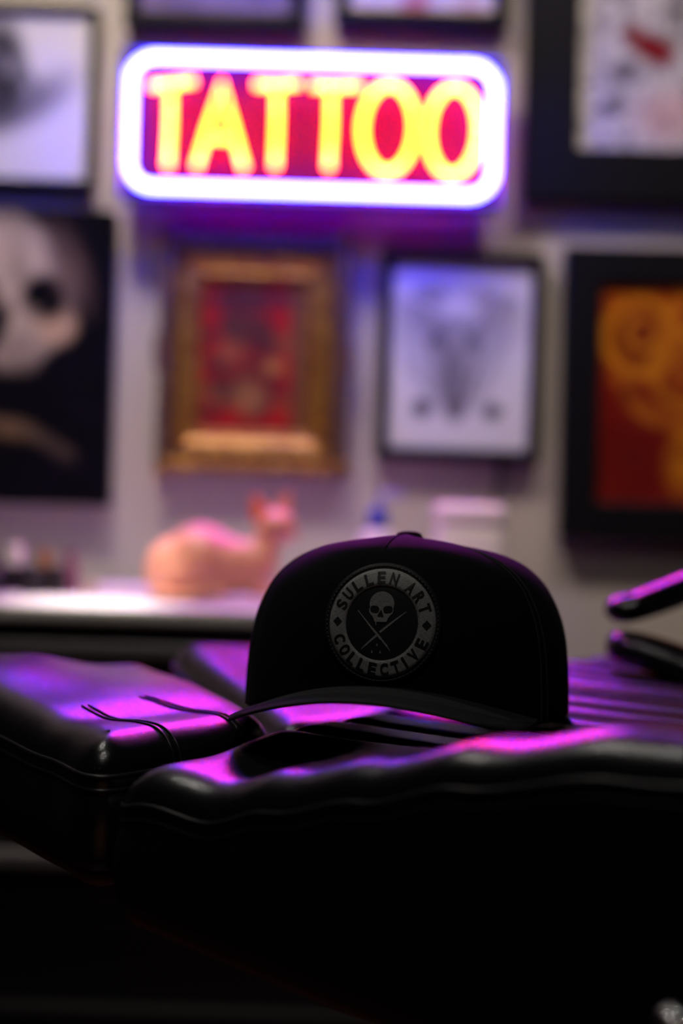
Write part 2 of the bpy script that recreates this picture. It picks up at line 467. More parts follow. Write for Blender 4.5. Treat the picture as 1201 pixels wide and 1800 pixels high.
# two frames above the sign, only their lower edges in view
picture('framed_print', 'dark framed dim purple print above the left half of the neon sign', 'picture',
        ((228, -330), (545, -320), (220, 44), (538, 56)), .022, .024, (.16, .12, .17), [('noise', 40, 1.2, .0, .5, (.08, .06, .09), .7, None)], M['black_frame'])
picture('framed_print', 'dark framed pale print with pink edge above the right half of the neon sign', 'picture',
        ((598, -330), (902, -318), (590, 40), (896, 52)), .022, .024, (.50, .42, .44), [('noise', 40, 5.2, .1, .5, (.35, .16, .17), .7, None), ('box', 700, -20, 760, 30, 12, (.35, .1, .12), .8)], M['black_frame'])

# ---------------------------------------------------------------- neon sign
SD = WALL_Y - .085
corners = ((232, 98), (872, 118), (226, 326), (866, 346))
c_, w_, h_, a_ = quad_on_wall(*corners, SD)
sign = empty('neon_sign', (c_.x, SD, c_.z), (0, a_, 0), label='glowing tattoo sign of orange neon letters inside a blue neon border', cat='sign')
smw = sign.matrix_world.inverted()
def SP(x, y): return smw @ P(x, y, SD)
def rrect(w, h, r, n=8):
    pts = []
    for cx, cz, a0 in ((w / 2 - r, h / 2 - r, 0), (-w / 2 + r, h / 2 - r, 90), (-w / 2 + r, -h / 2 + r, 180), (w / 2 - r, -h / 2 + r, 270)):
        for k in range(n + 1):
            a = R(a0 + 90 * k / n); pts.append((cx + r * math.cos(a), 0, cz + r * math.sin(a)))
    return pts
# border: two tubes bent into half rectangles, their ends meeting at the top middle
TR = .0062
TL = .0047
full = rrect(w_, h_, .035)
bm = bmesh.new(); add_tube(bm, full, TR, 10, closed=True, up=Vector((0, 1, 0))); obj('border_tube', bm, M['neon_blue'], sign)
def letter(strokes, closed=False):
    bm = bmesh.new()
    for s in strokes: add_tube(bm, [SP(*p) + Vector((0, -.004, 0)) for p in s], TL, 10, closed=closed, up=Vector((0, 1, 0)))
    obj('letter_tube', bm, M['neon_red'], sign)
letter([[(266, 152), (300, 150), (342, 144)], [(301, 152), (300, 220), (296, 293)]])
letter([[(346, 294), (368, 222), (391, 148), (409, 222), (429, 296)], [(368, 243), (410, 245)]])
letter([[(450, 150), (488, 152), (526, 148)], [(488, 154), (487, 220), (484, 294)]])
letter([[(549, 152), (585, 154), (634, 152)], [(583, 156), (582, 220), (578, 296)]])
def ooh(cx, cy, rx, ry): letter([[(cx + rx * math.cos(q) - .03 * ry * math.sin(q), cy + ry * math.sin(q)) for q in [2 * math.pi * k / 36 for k in range(36)]]], True)
ooh(683, 227, 46, 76); ooh(797, 232, 44, 76)
bm = bmesh.new(); add_box(bm, (0, .022, 0), (w_ + .0165, .006, h_ + .0165), .002); obj('back_panel', bm, M['sign_panel'], sign, smooth=False)
bm = frame_bars(bmesh.new(), w_ + .032, h_ + .032, .008, .034, .041); obj('rim', bm, M['sign_case'], sign, smooth=False)
for sx in (-1, 1):
    for sz in (-1, 1):
        bm = bmesh.new(); add_tube(bm, [(sx * w_ * .42, .03, sz * h_ * .36), (sx * w_ * .42, .083, sz * h_ * .36)], .006, 10); obj('wall_standoff', bm, M['sign_case'], sign)
for sx in (-.36, -.12, .12, .36):
    for sz in (-1, 1):
        bm = bmesh.new(); add_tube(bm, [(sx * w_, .022, sz * h_ / 2), (sx * w_, .002, sz * h_ / 2)], .003, 8); obj('tube_clip', bm, M['clear_plastic'], sign)
# cable dropping behind the ink drawing to the counter
CT = CAM_Z - .118
xc = P(870, 1000, 2.12).x
cb = bmesh.new(); add_tube(cb, spline([P(881, 812, 2.171), P(877, 850, 2.170), P(868, 890, 2.168), P(864, 940, 2.166), P(866, 985, 2.158), Vector((xc, 2.125, CT + .0052)), Vector((xc + .02, 2.06, CT + .0052))], 40), .005, 8)
tag(obj('power_cord', cb, M['cable']), 'dark grey cord hanging below the bearded face drawing', 'power cord')

# ---------------------------------------------------------------- counter and cabinet
CT = CAM_Z - .118
CF = 1.66
xl, xr = -1.30, P(900, 1050, 1.7).x
bm = bmesh.new(); add_box(bm, ((xl + xr) / 2, (CF + WALL_Y) / 2, CT - .011), (xr - xl, WALL_Y - CF - .004, .022), .006, 4)
tag(obj('countertop', bm, M['counter'], angle=40), 'glossy white laminate countertop running along the wall behind the chair', 'countertop')
cab = empty('drawer_cabinet', ((xl + xr) / 2, 1.92, 0), label='black drawer cabinet under the white countertop', cat='cabinet')
cw = xr - xl - .04
cxm = (xl + xr) / 2
bm = bmesh.new(); add_box(bm, (cxm, 1.935, (CT - .022) / 2 + .01), (cw, .45, CT - .022 - .021), .003); wobj('carcass', bm, M['cabinet'], cab, smooth=False)
zs = [CT - .030, P(60, 1300, 1.7).z, P(60, 1600, 1.7).z, .09]
for k, (za, zb) in enumerate(zip(zs, zs[1:])):
    hpx = (1137, 1508, 1774)[k]
    for s in (0, 1):
        x0 = cxm - cw / 2 + .005 + s * cw / 2; x1 = x0 + cw / 2 - .01
        bm = bmesh.new(); add_box(bm, ((x0 + x1) / 2, 1.700, (za + zb) / 2), (x1 - x0, .02, za - zb - .006), .002)
        dr = wobj('drawer', bm, M['cabinet'], cab, smooth=False)
        zh = P(100, hpx, 1.685).z
        bm = bmesh.new(); add_box(bm, ((x0 + x1) / 2, 1.679, zh), (x1 - x0 - .01, .024, .019), .004)
        bmesh.ops.translate(bm, verts=bm.verts, vec=-cab.matrix_world.translation)
        obj('rail_handle', bm, M['rail'] if k < 2 else M['cabinet'], dr, smooth=False)  # bottom rails darkened through their material, as less light reaches them

# ---------------------------------------------------------------- things on the counter
def lathe_thing(name, label, cat, loc, parts, group=None):
    root = empty(name, loc, label=label, cat=cat, group=group)
    for pn, prof, mat in parts:
        obj(pn, add_lathe(bmesh.new(), prof, 24), mat, root, angle=40)
    return root


def on_counter(x, d): return Vector((ray(x, 1000)[0] * d, d, CT + .0002))


# pink cat figurine lying with its head up
def remeshed(name, balls, voxel, mat, parent, smooth=30):
    bm = bmesh.new()
    for a, b, ra, rb in balls:
        a, b = Vector(a), Vector(b); n = max(2, int((b - a).length / (min(ra, rb) * .35)) + 1)
        for k in range(n):
            q = k / (n - 1); t = bmesh.new()
            bmesh.ops.create_icosphere(t, subdivisions=2, radius=ra + (rb - ra) * q)
            bmesh.ops.translate(t, verts=t.verts, vec=a.lerp(b, q))
            me = bpy.data.meshes.new('t'); t.to_mesh(me); t.free(); bm.from_mesh(me); bpy.data.meshes.remove(me)
    me = bpy.data.meshes.new('t'); bm.to_mesh(me); bm.free()
    o = bpy.data.objects.new('t', me); COL.objects.link(o)
    m = o.modifiers.new('r', 'REMESH'); m.mode = 'VOXEL'; m.voxel_size = voxel
    m = o.modifiers.new('s', 'SMOOTH'); m.iterations = smooth; m.factor = .5
    dg = bpy.context.evaluated_depsgraph_get()
    me2 = bpy.data.meshes.new_from_object(o.evaluated_get(dg)); bpy.data.objects.remove(o)
    return link(name, me2, mat, parent)


CD = 1.82
cs = CD / FPX
co = on_counter(362, CD)
cat = empty('cat_figurine', co, label='pink hairless cat figurine lying on the white counter with its head raised', cat='figurine')
def cp(x, y, dy=0):   # figurine-local point from its outline
    q = P(x, y, CD); return (q.x - co.x, dy, q.z - co.z)
B = []
B += [(cp(300, 1012), cp(440, 1016), .030, .022), (cp(318, 1002), cp(352, 986), .048, .050), (cp(350, 988), cp(400, 992), .047, .038), (cp(400, 995), cp(452, 990), .038, .029),
      (cp(448, 985), cp(472, 955), .027, .018), (cp(472, 955), cp(482, 928), .018, .018), (cp(478, 925), cp(494, 924), .022, .021), (cp(498, 930), cp(513, 939), .016, .010)]
for s in (-1, 1):
    B += [(cp(318, 1012, s * .022), cp(362, 1032, s * .034), .030, .011), (cp(360, 1036, s * .034), cp(392, 1039, s * .032), .0085, .0075),
          (cp(445, 1000, s * .016), cp(450, 1036, s * .018), .015, .010), (cp(450, 1038, s * .018), cp(476, 1040, s * .017), .0085, .0075)]
body = remeshed('body', B, .0022, M['cat'], cat)
for v in body.data.vertices: v.co.z = max(v.co.z, .0004)
def ear(name, pts, w, mat):
    bm = bmesh.new(); pts = [Vector(p) for p in pts]
    N = 10; prev = None
    for k in range(N + 1):
        q = k / N; c = pts[0].lerp(pts[1], q) + Vector((0, 0, 0)); hw = w * math.sin(math.pi * min(.5 + q * .5, 1)) ** .7 + .0006
        ring = []
        for j in range(13):
            a = -1 + 2 * j / 12
            ring.append(bm.verts.new(c + Vector((a * hw, .006 * (a * a), 0))))
        if prev:
            for j in range(12): bm.faces.new((prev[j], prev[j + 1], ring[j + 1], ring[j]))
        prev = ring
    o = obj(name, bm, mat, cat)
    m = o.modifiers.new('thick', 'SOLIDIFY'); m.thickness = .0022
    return o
M['ear'] = material('pink_silicone_ear', (.74, .22, .10), .42, sss=.5)
ear('ear', (cp(466, 918, -.008), cp(447, 868, -.010)), .0140, M['ear'])
ear('ear', (cp(490, 912, .004), cp(508, 862, .006)), .0120, M['cat'])
tail = bmesh.new(); add_tube(tail, spline([cp(285, 1020, .03), cp(275, 1036, -.02), cp(310, 1040, -.056), cp(360, 1041, -.060)], 24), [.008 - .0045 * k / 23 for k in range(24)], 8)
obj('tail', tail, M['cat'], cat)

# wash bottle with a blue cap, white rounded box
wb = on_counter(662, 1.98)
def wz(y): return P(650, y, 1.98).z - CT
z0, z1 = wz(928), wz(893)
root = lathe_thing('wash_bottle', 'milky squeeze wash bottle with a blue cap and bent pale spout', 'bottle', wb,
                   [('bottle_body', [(0, 0), (.026, 0), (.029, .004), (.029, z0 - .022), (.024, z0 - .008), (.012, z0), (0, z0)], M['clear_plastic']),
                    ('blue_cap', [(0, z0 - .001), (.0135, z0 - .001), (.0145, z0 + .003), (.0140, z1 - .004), (.008, z1), (0, z1)], M['blue_plastic'])])
bm = bmesh.new(); add_tube(bm, spline([(0, 0, z1 - .003), (.001, 0, z1 + .012), (.010, 0, z1 + .020), (.026, 0, z1 + .020), (.034, 0, z1 + .014)], 24), .0045, 8); obj('spout', bm, M['blue_clear'], root)
wb2 = on_counter(822, 1.95)
zt = P(815, 886, 1.95).z - CT
hw = 58 * 1.95 / FPX
box = empty('white_box', wb2, label='white rounded plastic box on the counter behind the cap', cat='box')
bm = bmesh.new(); add_box(bm, (0, 0, zt / 2 - .014), (2 * hw, .075, zt - .028), .010, 4); obj('box_body', bm, M['white_plastic'], box, angle=50)
bm = bmesh.new(); add_box(bm, (0, 0, zt - .014), (2 * hw + .004, .079, .0275), .010, 4); obj('box_lid', bm, M['white_plastic'], box, angle=50)

# ink bottles at the left end of the counter
def ink(x, d, h, r, body, capm, label, caph=.3):
    hb = h * (1 - caph)
    return lathe_thing('ink_bottle', label, 'bottle', on_counter(x, d),
        [('bottle_body', [(0, 0), (r * .92, 0), (r, .002), (r, hb - .004), (r * .8, hb), (0, hb)], body),
         ('bottle_cap', [(0, hb), (r * .62, hb), (r * .60, h - .002), (r * .5, h), (0, h)], capm)], 'ink bottles on the counter')
u = 1.86 / FPX
ink(-12, 1.84, .047, .017, M['black_plastic'], M['black_plastic'], 'black ink bottle at the left edge of the picture')
ink(26, 1.87, .062, .016, M['black_plastic'], M['white_plastic'], 'black ink bottle with a white cap', .45)
ink(58, 1.83, .036, .015, M['black_plastic'], M['black_plastic'], 'short black ink bottle in front of the amber one', .25)
ink(78, 1.88, .054, .015, M['black_plastic'], M['amber'], 'black ink bottle with an amber cap', .4)
ink(100, 1.84, .036, .013, M['black_plastic'], M['black_plastic'], 'short black ink bottle beside the mauve one', .25)
ink(123, 1.88, .056, .013, M['mauve'], M['mauve'], 'mauve ink bottle with a mauve cap', .35)
lathe_thing('ink_cup', 'tiny cream ink cup right of the ink bottles', 'cup', on_counter(158, 1.86),
            [('cup_body', [(0, 0), (.008, 0), (.0105, .016), (.0095, .016), (.0075, .003), (0, .003)], M['cream'])])
# sheet of folded paper towel under the lamp
ft = empty('paper_towel', on_counter(214, 1.93), (0, 0, .12), label='folded white paper towel lying on the counter left of the cat', cat='paper towel')
bm = bmesh.new(); add_box(bm, (0, 0, .004), (.062, .07, .008), .003, 3)
for v in bm.verts: v.co.z *= 1 + .25 * noise.noise(v.co * 40)
obj('folded_sheet', bm, material('white_paper', (.85, .84, .82), .8), ft)

# ---------------------------------------------------------------- tattoo chair
chair = empty('tattoo_chair', (.20, .80, 0), label='black leather tattoo chair with split padded rests, lit magenta by the sign', cat='chair')
O2 = Vector((-.108, .700)); E2 = Vector((.797, -.604)); N2 = Vector((.604, .797))


def uv_of(x, y):
    q = Vector((x, y)) - O2
    return q.dot(E2), q.dot(N2)


def tube_obj(name, pts, r, mat, parent, closed=False, n=8, **k):
    bm = bmesh.new(); add_tube(bm, pts, r, n, closed=closed)
    if parent.parent: bmesh.ops.translate(bm, verts=bm.verts, vec=-chair.matrix_world.translation); return obj(name, bm, mat, parent, **k)
    return wobj(name, bm, mat, parent, **k)


def cushion(name, outline, ztop, zbot, rin=.024, rh=.018, nring=46, n=260, bulge=.004, welt=.007, bore=None):
    """padded cushion: outline (world XY), crowned top, welted edge, straight side, underside board coloured for the warm bounce"""
    loop = spline([Vector((x, y, 0)) for x, y in outline], n, True)
    area = sum(a.x * b.y - b.x * a.y for a, b in zip(loop, loop[1:] + loop[:1]))
    if area < 0: loop.reverse()
    nrm = []
    for i in range(n):
        t = (loop[(i + 2) % n] - loop[i - 2]).normalized(); nrm.append(Vector((-t.y, t.x, 0)))   # inward
    soft = nrm
    for _ in range(3):
        soft = [sum((soft[(i + k) % n] for k in range(-5, 6)), Vector()).normalized() for i in range(n)]
    cen = sum(loop, Vector()) / n
    bm = bmesh.new(); rings = []
    def ring(f): rings.append([bm.verts.new(f(i)) for i in range(n)])
    zt = lambda p: ztop(p.x, p.y)
    zedge = [zt(p + q * .004) - rh for p, q in zip(loop, nrm)]
    zb = [zbot(p.x, p.y) for p in loop]
    ring(lambda i: Vector((*(loop[i] + nrm[i] * .012).xy, zb[i])))
    ring(lambda i: Vector((*(loop[i] + nrm[i] * .003).xy, zb[i] + .002)))
    for q in (.08, .25, .5, .75, .92):
        ring(lambda i: Vector((*(loop[i] - nrm[i] * bulge * math.sin(math.pi * q)).xy, zb[i] + (zedge[i] - welt - zb[i]) * q)))
    ring(lambda i: Vector((*loop[i].xy, zedge[i] - welt)))
    ring(lambda i: Vector((*(loop[i] - nrm[i] * .0012).xy, zedge[i] - welt * .5)))
    ring(lambda i: Vector((*loop[i].xy, zedge[i])))
    for k in range(1, 9):
        a = k / 8 * math.pi / 2
        ins = rin * (1 - math.cos(a)) ; up = rh * math.sin(a)
        def f(i):
            p = loop[i] + soft[i] * ins
            return Vector((p.x, p.y, zt(p) - rh + up))
        ring(f)
    inner = [loop[i] + soft[i] * rin for i in range(n)]
    for k in range(1, nring):
        s = 1 - k / nring
        def f(i):
            p = cen + (inner[i] - cen) * s
            return Vector((p.x, p.y, zt(p)))
        ring(f)
    for A, Bq in zip(rings, rings[1:]):
        for i in range(n): bm.faces.new((A[i], A[(i + 1) % n], Bq[(i + 1) % n], Bq[i]))
    cv = bm.verts.new((cen.x, cen.y, zt(cen)))
    for i in range(n): bm.faces.new((rings[-1][i], rings[-1][(i + 1) % n], cv))
    bm.faces.new(rings[0][::-1])
    o = wobj(name, bm, M['leather'], chair)
    e1 = [Vector((*(p - q * .0006).xy, z)) for p, q, z in zip(loop, nrm, zedge)]
    e2 = [Vector((*(p - q * .0006).xy, z - welt)) for p, q, z in zip(loop, nrm, zedge)]
    tube_obj('welt', e1, .0014, M['leather_seam'], o, True)
    tube_obj('welt', e2, .0012, M['leather_seam'], o, True)
    # stitches just above the welt
    bm = bmesh.new()
    fine = spline([Vector((*(p + q * .0012).xy, z + .0042)) for p, q, z in zip(loop, nrm, zedge)], 900, True)
    for k in range(0, 900, 3): add_tube(bm, [fine[k], fine[(k + 1) % 900], fine[(k + 2) % 900].lerp(fine[(k + 1) % 900], .4)], .00035, 4)
    bmesh.ops.translate(bm, verts=bm.verts, vec=-chair.matrix_world.translation)
    obj('stitching', bm, M['thread'], o)
    # board under the pad, its brown standing in for warm light from below
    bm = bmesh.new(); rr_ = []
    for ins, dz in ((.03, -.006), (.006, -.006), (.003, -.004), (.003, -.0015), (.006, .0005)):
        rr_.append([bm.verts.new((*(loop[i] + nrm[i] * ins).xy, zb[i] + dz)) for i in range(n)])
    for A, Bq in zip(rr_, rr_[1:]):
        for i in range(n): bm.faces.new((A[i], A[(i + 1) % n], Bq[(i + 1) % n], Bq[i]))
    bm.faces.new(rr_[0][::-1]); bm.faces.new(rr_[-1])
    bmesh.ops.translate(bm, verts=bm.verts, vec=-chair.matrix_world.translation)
    obj('bounce_glow_board', bm, M['board'], o)
    return o, e1


def gauss(x, y, c, rx, ry, ang=0):
    dx, dy = x - c[0], y - c[1]; a = math.cos(ang), math.sin(ang)
    p, q = (dx * a[0] + dy * a[1]) / rx, (-dx * a[1] + dy * a[0]) / ry
    return math.exp(-(p * p + q * q))


# --- left rest (nearest the counter on the left)
LZ = CAM_Z - .1195
AX = math.atan2(-.27, .10)          # its long axis
TILT = .05
def z_left(x, y):
    z = LZ + TILT * (y - .74)
    ramp = min(max((y - .865) / .175, 0), 1)
    ramp = ramp * ramp * (2.0 - 1.0 * ramp)
    z -= (.0135 * ramp - .0140 * sstep(1.055, 1.125, y)) * math.exp(-abs((x + .128 * y / .95) / .066) ** 4) + .004 * gauss(x, y, (-.118, .805), .045, .022, .5)
    z += .008 * sstep(0, 1, (-.150 - x) / .085) * sstep(.80, .90, y) * (1 - sstep(.90, 1.02, y))
    return z
left_outline = [(-.119, .716), (-.150, .762), (-.203, .845), (-.264, .930), (-.303, 1.01), (-.296, 1.09), (-.240, 1.19), (-.170, 1.25), (-.120, 1.13), (-.075, .965), (-.048, .885), (-.040, .835), (-.058, .790), (-.088, .748)]
def tilt_xy(x, y):
    y2 = (.1175 + TILT * .74) / (.1175 / y + TILT)
    return x * y2 / y, y2
left_outline = [tilt_xy(*p) for p in left_outline]
left, e1 = cushion('leg_rest', left_outline, z_left, lambda x, y: CAM_Z - .189 + .012 * sstep(.72, 1.0, y))
# double seams running over its front edge
def surf(pts, ztop, lift=.0004, n=40):
    return [Vector((p.x, p.y, ztop(p.x, p.y) + lift)) for p in spline([Vector((x, y, 0)) for x, y in pts], n)]
for k, (a, b) in enumerate((((150, 1238), (300, 1283)), ((250, 1224), (402, 1258)))):
    g0, g1_ = [Vector((*tilt_xy(*G(*q_, LZ).xy), LZ)) for q_ in (a, b)]
    dirn = (g1_ - g0).normalized(); side = Vector((-dirn.y, dirn.x, 0))
    for s in (-1, 1):
        off = side * .0022 * s
        L0 = (g1_ - g0).length
        pts = []
        for i in range(50):
            q = i / 49 * (L0 + .045)
            p = g0 + dirn * q + off
            pts.append(p)
        # drop each point onto the cushion with a ray
        bm = bmesh.new(); bm.from_mesh(left.data)
        tree = BVHTree.FromBMesh(bm); bm.free()
        out = []
        for p in pts:
            h = tree.ray_cast(Vector((p.x, p.y, 2)) - chair.matrix_world.translation, Vector((0, 0, -1)))
            if h[0] is not None: out.append(h[0] + chair.matrix_world.translation + h[1] * .0004)
        if len(out) > 4: tube_obj('seam', out, .0006, M['leather_seam'], left)

# --- twin rest behind it
def z_twin(x, y): return LZ - .002 + .08 * (y - 1.12) - .010 * gauss(x, y, (0, 1.12), .06, .06)
twin_outline = [(-.030, .915), (-.055, .965), (-.095, 1.075), (-.132, 1.175), (-.130, 1.215), (-.08, 1.225), (.02, 1.225), (.09, 1.215), (.10, 1.14), (.075, 1.03), (.03, .945)]
cushion('leg_rest', twin_outline, z_twin, lambda x, y: CAM_Z - .185)


def slab(name, u0, u1, v0, v1, ztop, zbot, rc=.03, rin=.024, rh=.018, du=.008, dv=.004, welt=.007, grooves=()):
    """long pad laid out along the chair: fine grid so that the quilted channels are modelled"""
    nu, nv = int((u1 - u0) / du), int((v1 - v0) / dv)
    def rd(u, v):   # distance inside a rounded rectangle, and the nearest rim point
        cu, cv_ = (u0 + u1) / 2, (v0 + v1) / 2
        a, b = (u1 - u0) / 2 - rc, (v1 - v0) / 2 - rc
        x, y = u - cu, v - cv_
        qx, qy = abs(x) - a, abs(y) - b
        if qx > 0 and qy > 0:
            L = math.hypot(qx, qy); d = rc - L
            k = rc / L
            rim = (cu + math.copysign(a + qx * k, x), cv_ + math.copysign(b + qy * k, y))
        else:
            d = rc - max(qx, qy); rim = None
        return d, rim
    def W(u, v): q = O2 + E2 * u + N2 * v; return q.x, q.y
    # denser towards the rim
    def ts(n, a, b):
        e = [a + rin * (1 - math.cos(k / 8 * math.pi / 2)) for k in range(8)]
        m = [a + rin + (b - a - 2 * rin) * k / n for k in range(n + 1)]
        return e + m + [a + b - q for q in e[::-1]]
    U, Vv = ts(nu, u0, u1), ts(nv, v0, v1)
    bm = bmesh.new(); g = []
    for u in U:
        row = []
        for v in Vv:
            d, rim = rd(u, v)
            if d < 0 and rim: uu, vv = rim; d = 0
            else: uu, vv = u, v
            q = min(max(d / rin, 0), 1)
            z = ztop(uu, vv) - rh * (1 - math.sqrt(max(1 - (1 - q) ** 2, 0)))
            row.append(bm.verts.new((*W(uu, vv), z)))
        g.append(row)
    for i in range(len(U) - 1):
        for j in range(len(Vv) - 1): bm.faces.new((g[i][j], g[i + 1][j], g[i + 1][j + 1], g[i][j + 1]))
    rim = [g[i][0] for i in range(len(U))] + [g[-1][j] for j in range(1, len(Vv))] + [g[i][-1] for i in range(len(U) - 2, -1, -1)] + [g[0][j] for j in range(len(Vv) - 2, 0, -1)]
    loop = [v.co.copy() for v in rim]
    n = len(rim); prev = rim
    cx, cy = W((u0 + u1) / 2, (v0 + v1) / 2); cen = Vector((cx, cy, 0))
    outs = []
    for p in loop:
        u, v = uv_of(p.x, p.y)
        eu = E2 * (1 if u > u1 - rc else -1 if u < u0 + rc else 0) * 1.0
        ev = N2 * (1 if v > v1 - rc else -1 if v < v0 + rc else 0) * 1.0
        w = eu + ev; outs.append(Vector((w.x, w.y, 0)).normalized() if w.length > 0 else Vector())
    zb = [zbot(*uv_of(p.x, p.y)) for p in loop]
    prof = [(.0012, None, -welt * .5), (0, None, -welt)] + [(.004 * math.sin(math.pi * q), q, 0) for q in (.1, .3, .5, .7, .9)] + [(0, 1, 0), (-.004, 1, -.002)]
    for off, q, dz in prof:
        cur = []
        for i in range(n):
            z = loop[i].z + dz if q is None else (loop[i].z - welt) * (1 - q) + zb[i] * q + dz
            p = loop[i] + outs[i] * off
            cur.append(bm.verts.new((p.x, p.y, z)))
        for i in range(n): bm.faces.new((prev[i], prev[(i + 1) % n], cur[(i + 1) % n], cur[i]))
        prev = cur
    bm.faces.new(prev)
    bmesh.ops.remove_doubles(bm, verts=bm.verts, dist=1e-6)
    o = wobj(name, bm, M['leather'], chair)
    dd = []
    for p in loop:
        if not dd or (p - dd[-1]).length > .002: dd.append(p)
    up = [p + Vector((0, 0, 0)) for p in dd]
    tube_obj('welt', up, .0014, M['leather_seam'], o, True)
    tube_obj('welt', [p - Vector((0, 0, welt)) for p in dd], .0012, M['leather_seam'], o, True)
    for v in grooves:
        pts = [Vector((*W(u, v), ztop(u, v) + .0012)) for u in [u0 + rin + (u1 - u0 - 2 * rin) * k / 120 for k in range(121)]]
        tube_obj('seam', pts, .0009, M['leather_seam'], o)
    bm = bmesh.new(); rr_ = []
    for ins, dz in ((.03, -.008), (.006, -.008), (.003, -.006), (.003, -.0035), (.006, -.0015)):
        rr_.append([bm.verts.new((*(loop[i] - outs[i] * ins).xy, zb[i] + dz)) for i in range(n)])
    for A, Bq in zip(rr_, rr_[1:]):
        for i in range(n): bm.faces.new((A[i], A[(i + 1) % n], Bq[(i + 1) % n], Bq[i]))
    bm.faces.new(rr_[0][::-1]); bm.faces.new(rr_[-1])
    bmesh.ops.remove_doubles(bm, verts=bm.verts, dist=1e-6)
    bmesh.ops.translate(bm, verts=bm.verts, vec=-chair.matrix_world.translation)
    obj('bounce_glow_board', bm, M['board'], o)  # added board; its brown carries the warm light bounced from below
    return o


# --- seat pad nearest the camera: plain bolster along the front, quilted channels behind
GROOVE = [.125 + .0425 * k for k in range(7)]
BOL = [(-.02, -.014), (.0, -.011), (.025, -.007), (.06, -.010), (.10, .001), (.15, .013), (.20, .026), (.27, .039), (.40, .052), (.7, .06)]
def z_seat(u, v):
    z = CAM_Z - .1195
    b = interp(u, BOL)
    k = math.exp(-((v - .045) / .045) ** 2) if v > .045 else 1
    z += b * k
    if v > .09:
        dmin = min(abs(v - g_) for g_ in GROOVE)
        z -= .0035 * math.exp(-(dmin / .006) ** 2)
        z += .0
    z += .004 * sstep(.16, .40, v) 
    return z
seat = slab('seat_cushion', -.004, .62, 0, .405, z_seat, lambda u, v: CAM_Z - .196 - .10 * u, rc=.018, grooves=GROOVE)
# --- pad beyond the gap
GR2 = [.475 + .045 * k for k in range(4)]
def z_far(u, v):
    z = CAM_Z - .1185
    dmin = min(abs(v - g_) for g_ in GR2)
    z -= .003 * math.exp(-(dmin / .006) ** 2)
    return z
far = slab('side_cushion', -.075, .62, .435, .66, z_far, lambda u, v: CAM_Z - .185, grooves=GR2)

# --- armrests on the far side
def arm_pad(name, pts, r, flat=.62):
    c = spline(pts, 40); bm = bmesh.new()
    rad = []
    for k in range(40):
        q = k / 39
        e = max(.03, math.sqrt(1 - (1 - min(q / .10, 1)) ** 2) * math.sqrt(1 - (1 - min((1 - q) / .10, 1)) ** 2))
        rad.append(r * e)
    add_tube(bm, c, rad, 20)
    for v in bm.verts:
        # squash each section vertically about the centre line
        j = min(range(40), key=lambda i: (c[i].xy - v.co.xy).length_squared + .2 * (c[i].z - v.co.z) ** 2)
        v.co.z = c[j].z + (v.co.z - c[j].z) * flat
    return wobj(name, bm, M['leather'], chair)
ad = 1.14
a1 = arm_pad('armrest', [P(1064, 1078, ad), P(1130, 1062, ad), P(1200, 1036, ad - .02), P(1290, 1000, ad - .05), P(1420, 960, ad - .08)], .019)
ad = 1.12
a2 = arm_pad('armrest', [P(1068, 1138, ad), P(1110, 1140, ad), P(1160, 1154, ad - .02), P(1220, 1176, ad - .04), P(1330, 1215, ad - .06)], .022)
for (x, y, d_, px, py) in ((1330, 1000, 1.07, 1330, 1330), (1270, 1205, 1.06, 1270, 1330)):
    tube_obj('armrest_post', [P(x, y, d_), P(px, py, d_)], .011, M['steel'], chair, n=14)

# --- frame, column and foot plate
bm = bmesh.new()
q = O2 + E2 * .33 + N2 * .34
rotm = Matrix.Rotation(math.atan2(E2.y, E2.x), 4, 'Z')
add_box(bm, (q.x, q.y, CAM_Z - .27), (.50, .30, .05), .008, 2, rotm); wobj('seat_frame', bm, M['steel'], chair, smooth=False)
for uu, vv in ((.15, .22), (.15, .5), (.5, .22), (.5, .5)):
    w = O2 + E2 * uu + N2 * vv
    bm = bmesh.new(); add_box(bm, (w.x, w.y, CAM_Z - .232), (.05, .05, .05), .003, 2, rotm); wobj('bracket', bm, M['steel'], chair, smooth=False)
for pts in (([-.19, .98], [.05, .78]), ([-.02, 1.10], [.12, .86])):
    bm = bmesh.new(); add_tube(bm, [Vector((*pts[0], CAM_Z - .205)), Vector((*pts[0], CAM_Z - .225)), Vector((*pts[1], CAM_Z - .255))], .014, 12); wobj('rest_arm', bm, M['steel'], chair)
bm = bmesh.new(); add_lathe(bm, [(0, .05), (.085, .05), (.085, .06), (.07, .075), (.07, .36), (.055, .37), (.055, CAM_Z - .29), (0, CAM_Z - .29)], 32, (q.x, q.y, 0)); wobj('pedestal_column', bm, M['chrome'], chair, angle=30)
bm = bmesh.new(); add_box(bm, (q.x, q.y, .026), (.62, .50, .052), .012, 3, rotm); wobj('foot_plate', bm, M['steel'], chair, smooth=False)
# recline lever with a bright knob low on the near side
l0 = O2 + E2 * .24 + N2 * .12
ld = .465
bm = bmesh.new(); add_tube(bm, spline([Vector((l0.x + .08, l0.y + .06, CAM_Z - .262)), Vector((.165, .50, CAM_Z - .252)), P(1230, 1850, ld), P(1165, 1798, ld - .005)], 24), .0045, 12)
lv = wobj('recline_lever', bm, M['chrome'], chair)
bm = bmesh.new(); bmesh.ops.create_uvsphere(bm, u_segments=20, v_segments=14, radius=.0060); bmesh.ops.translate(bm, verts=bm.verts, vec=P(1186, 1800, ld - .008) - chair.matrix_world.translation)
obj('lever_knob', bm, M['chrome'], lv)

# ---------------------------------------------------------------- cap
CAPZ = CAM_Z - .1132
cap = empty('baseball_cap', (.043, .853, CAPZ), (0, 0, R(-12.5)), label='black curved-brim cap with a round grey skull patch, lying on the chair', cat='cap')
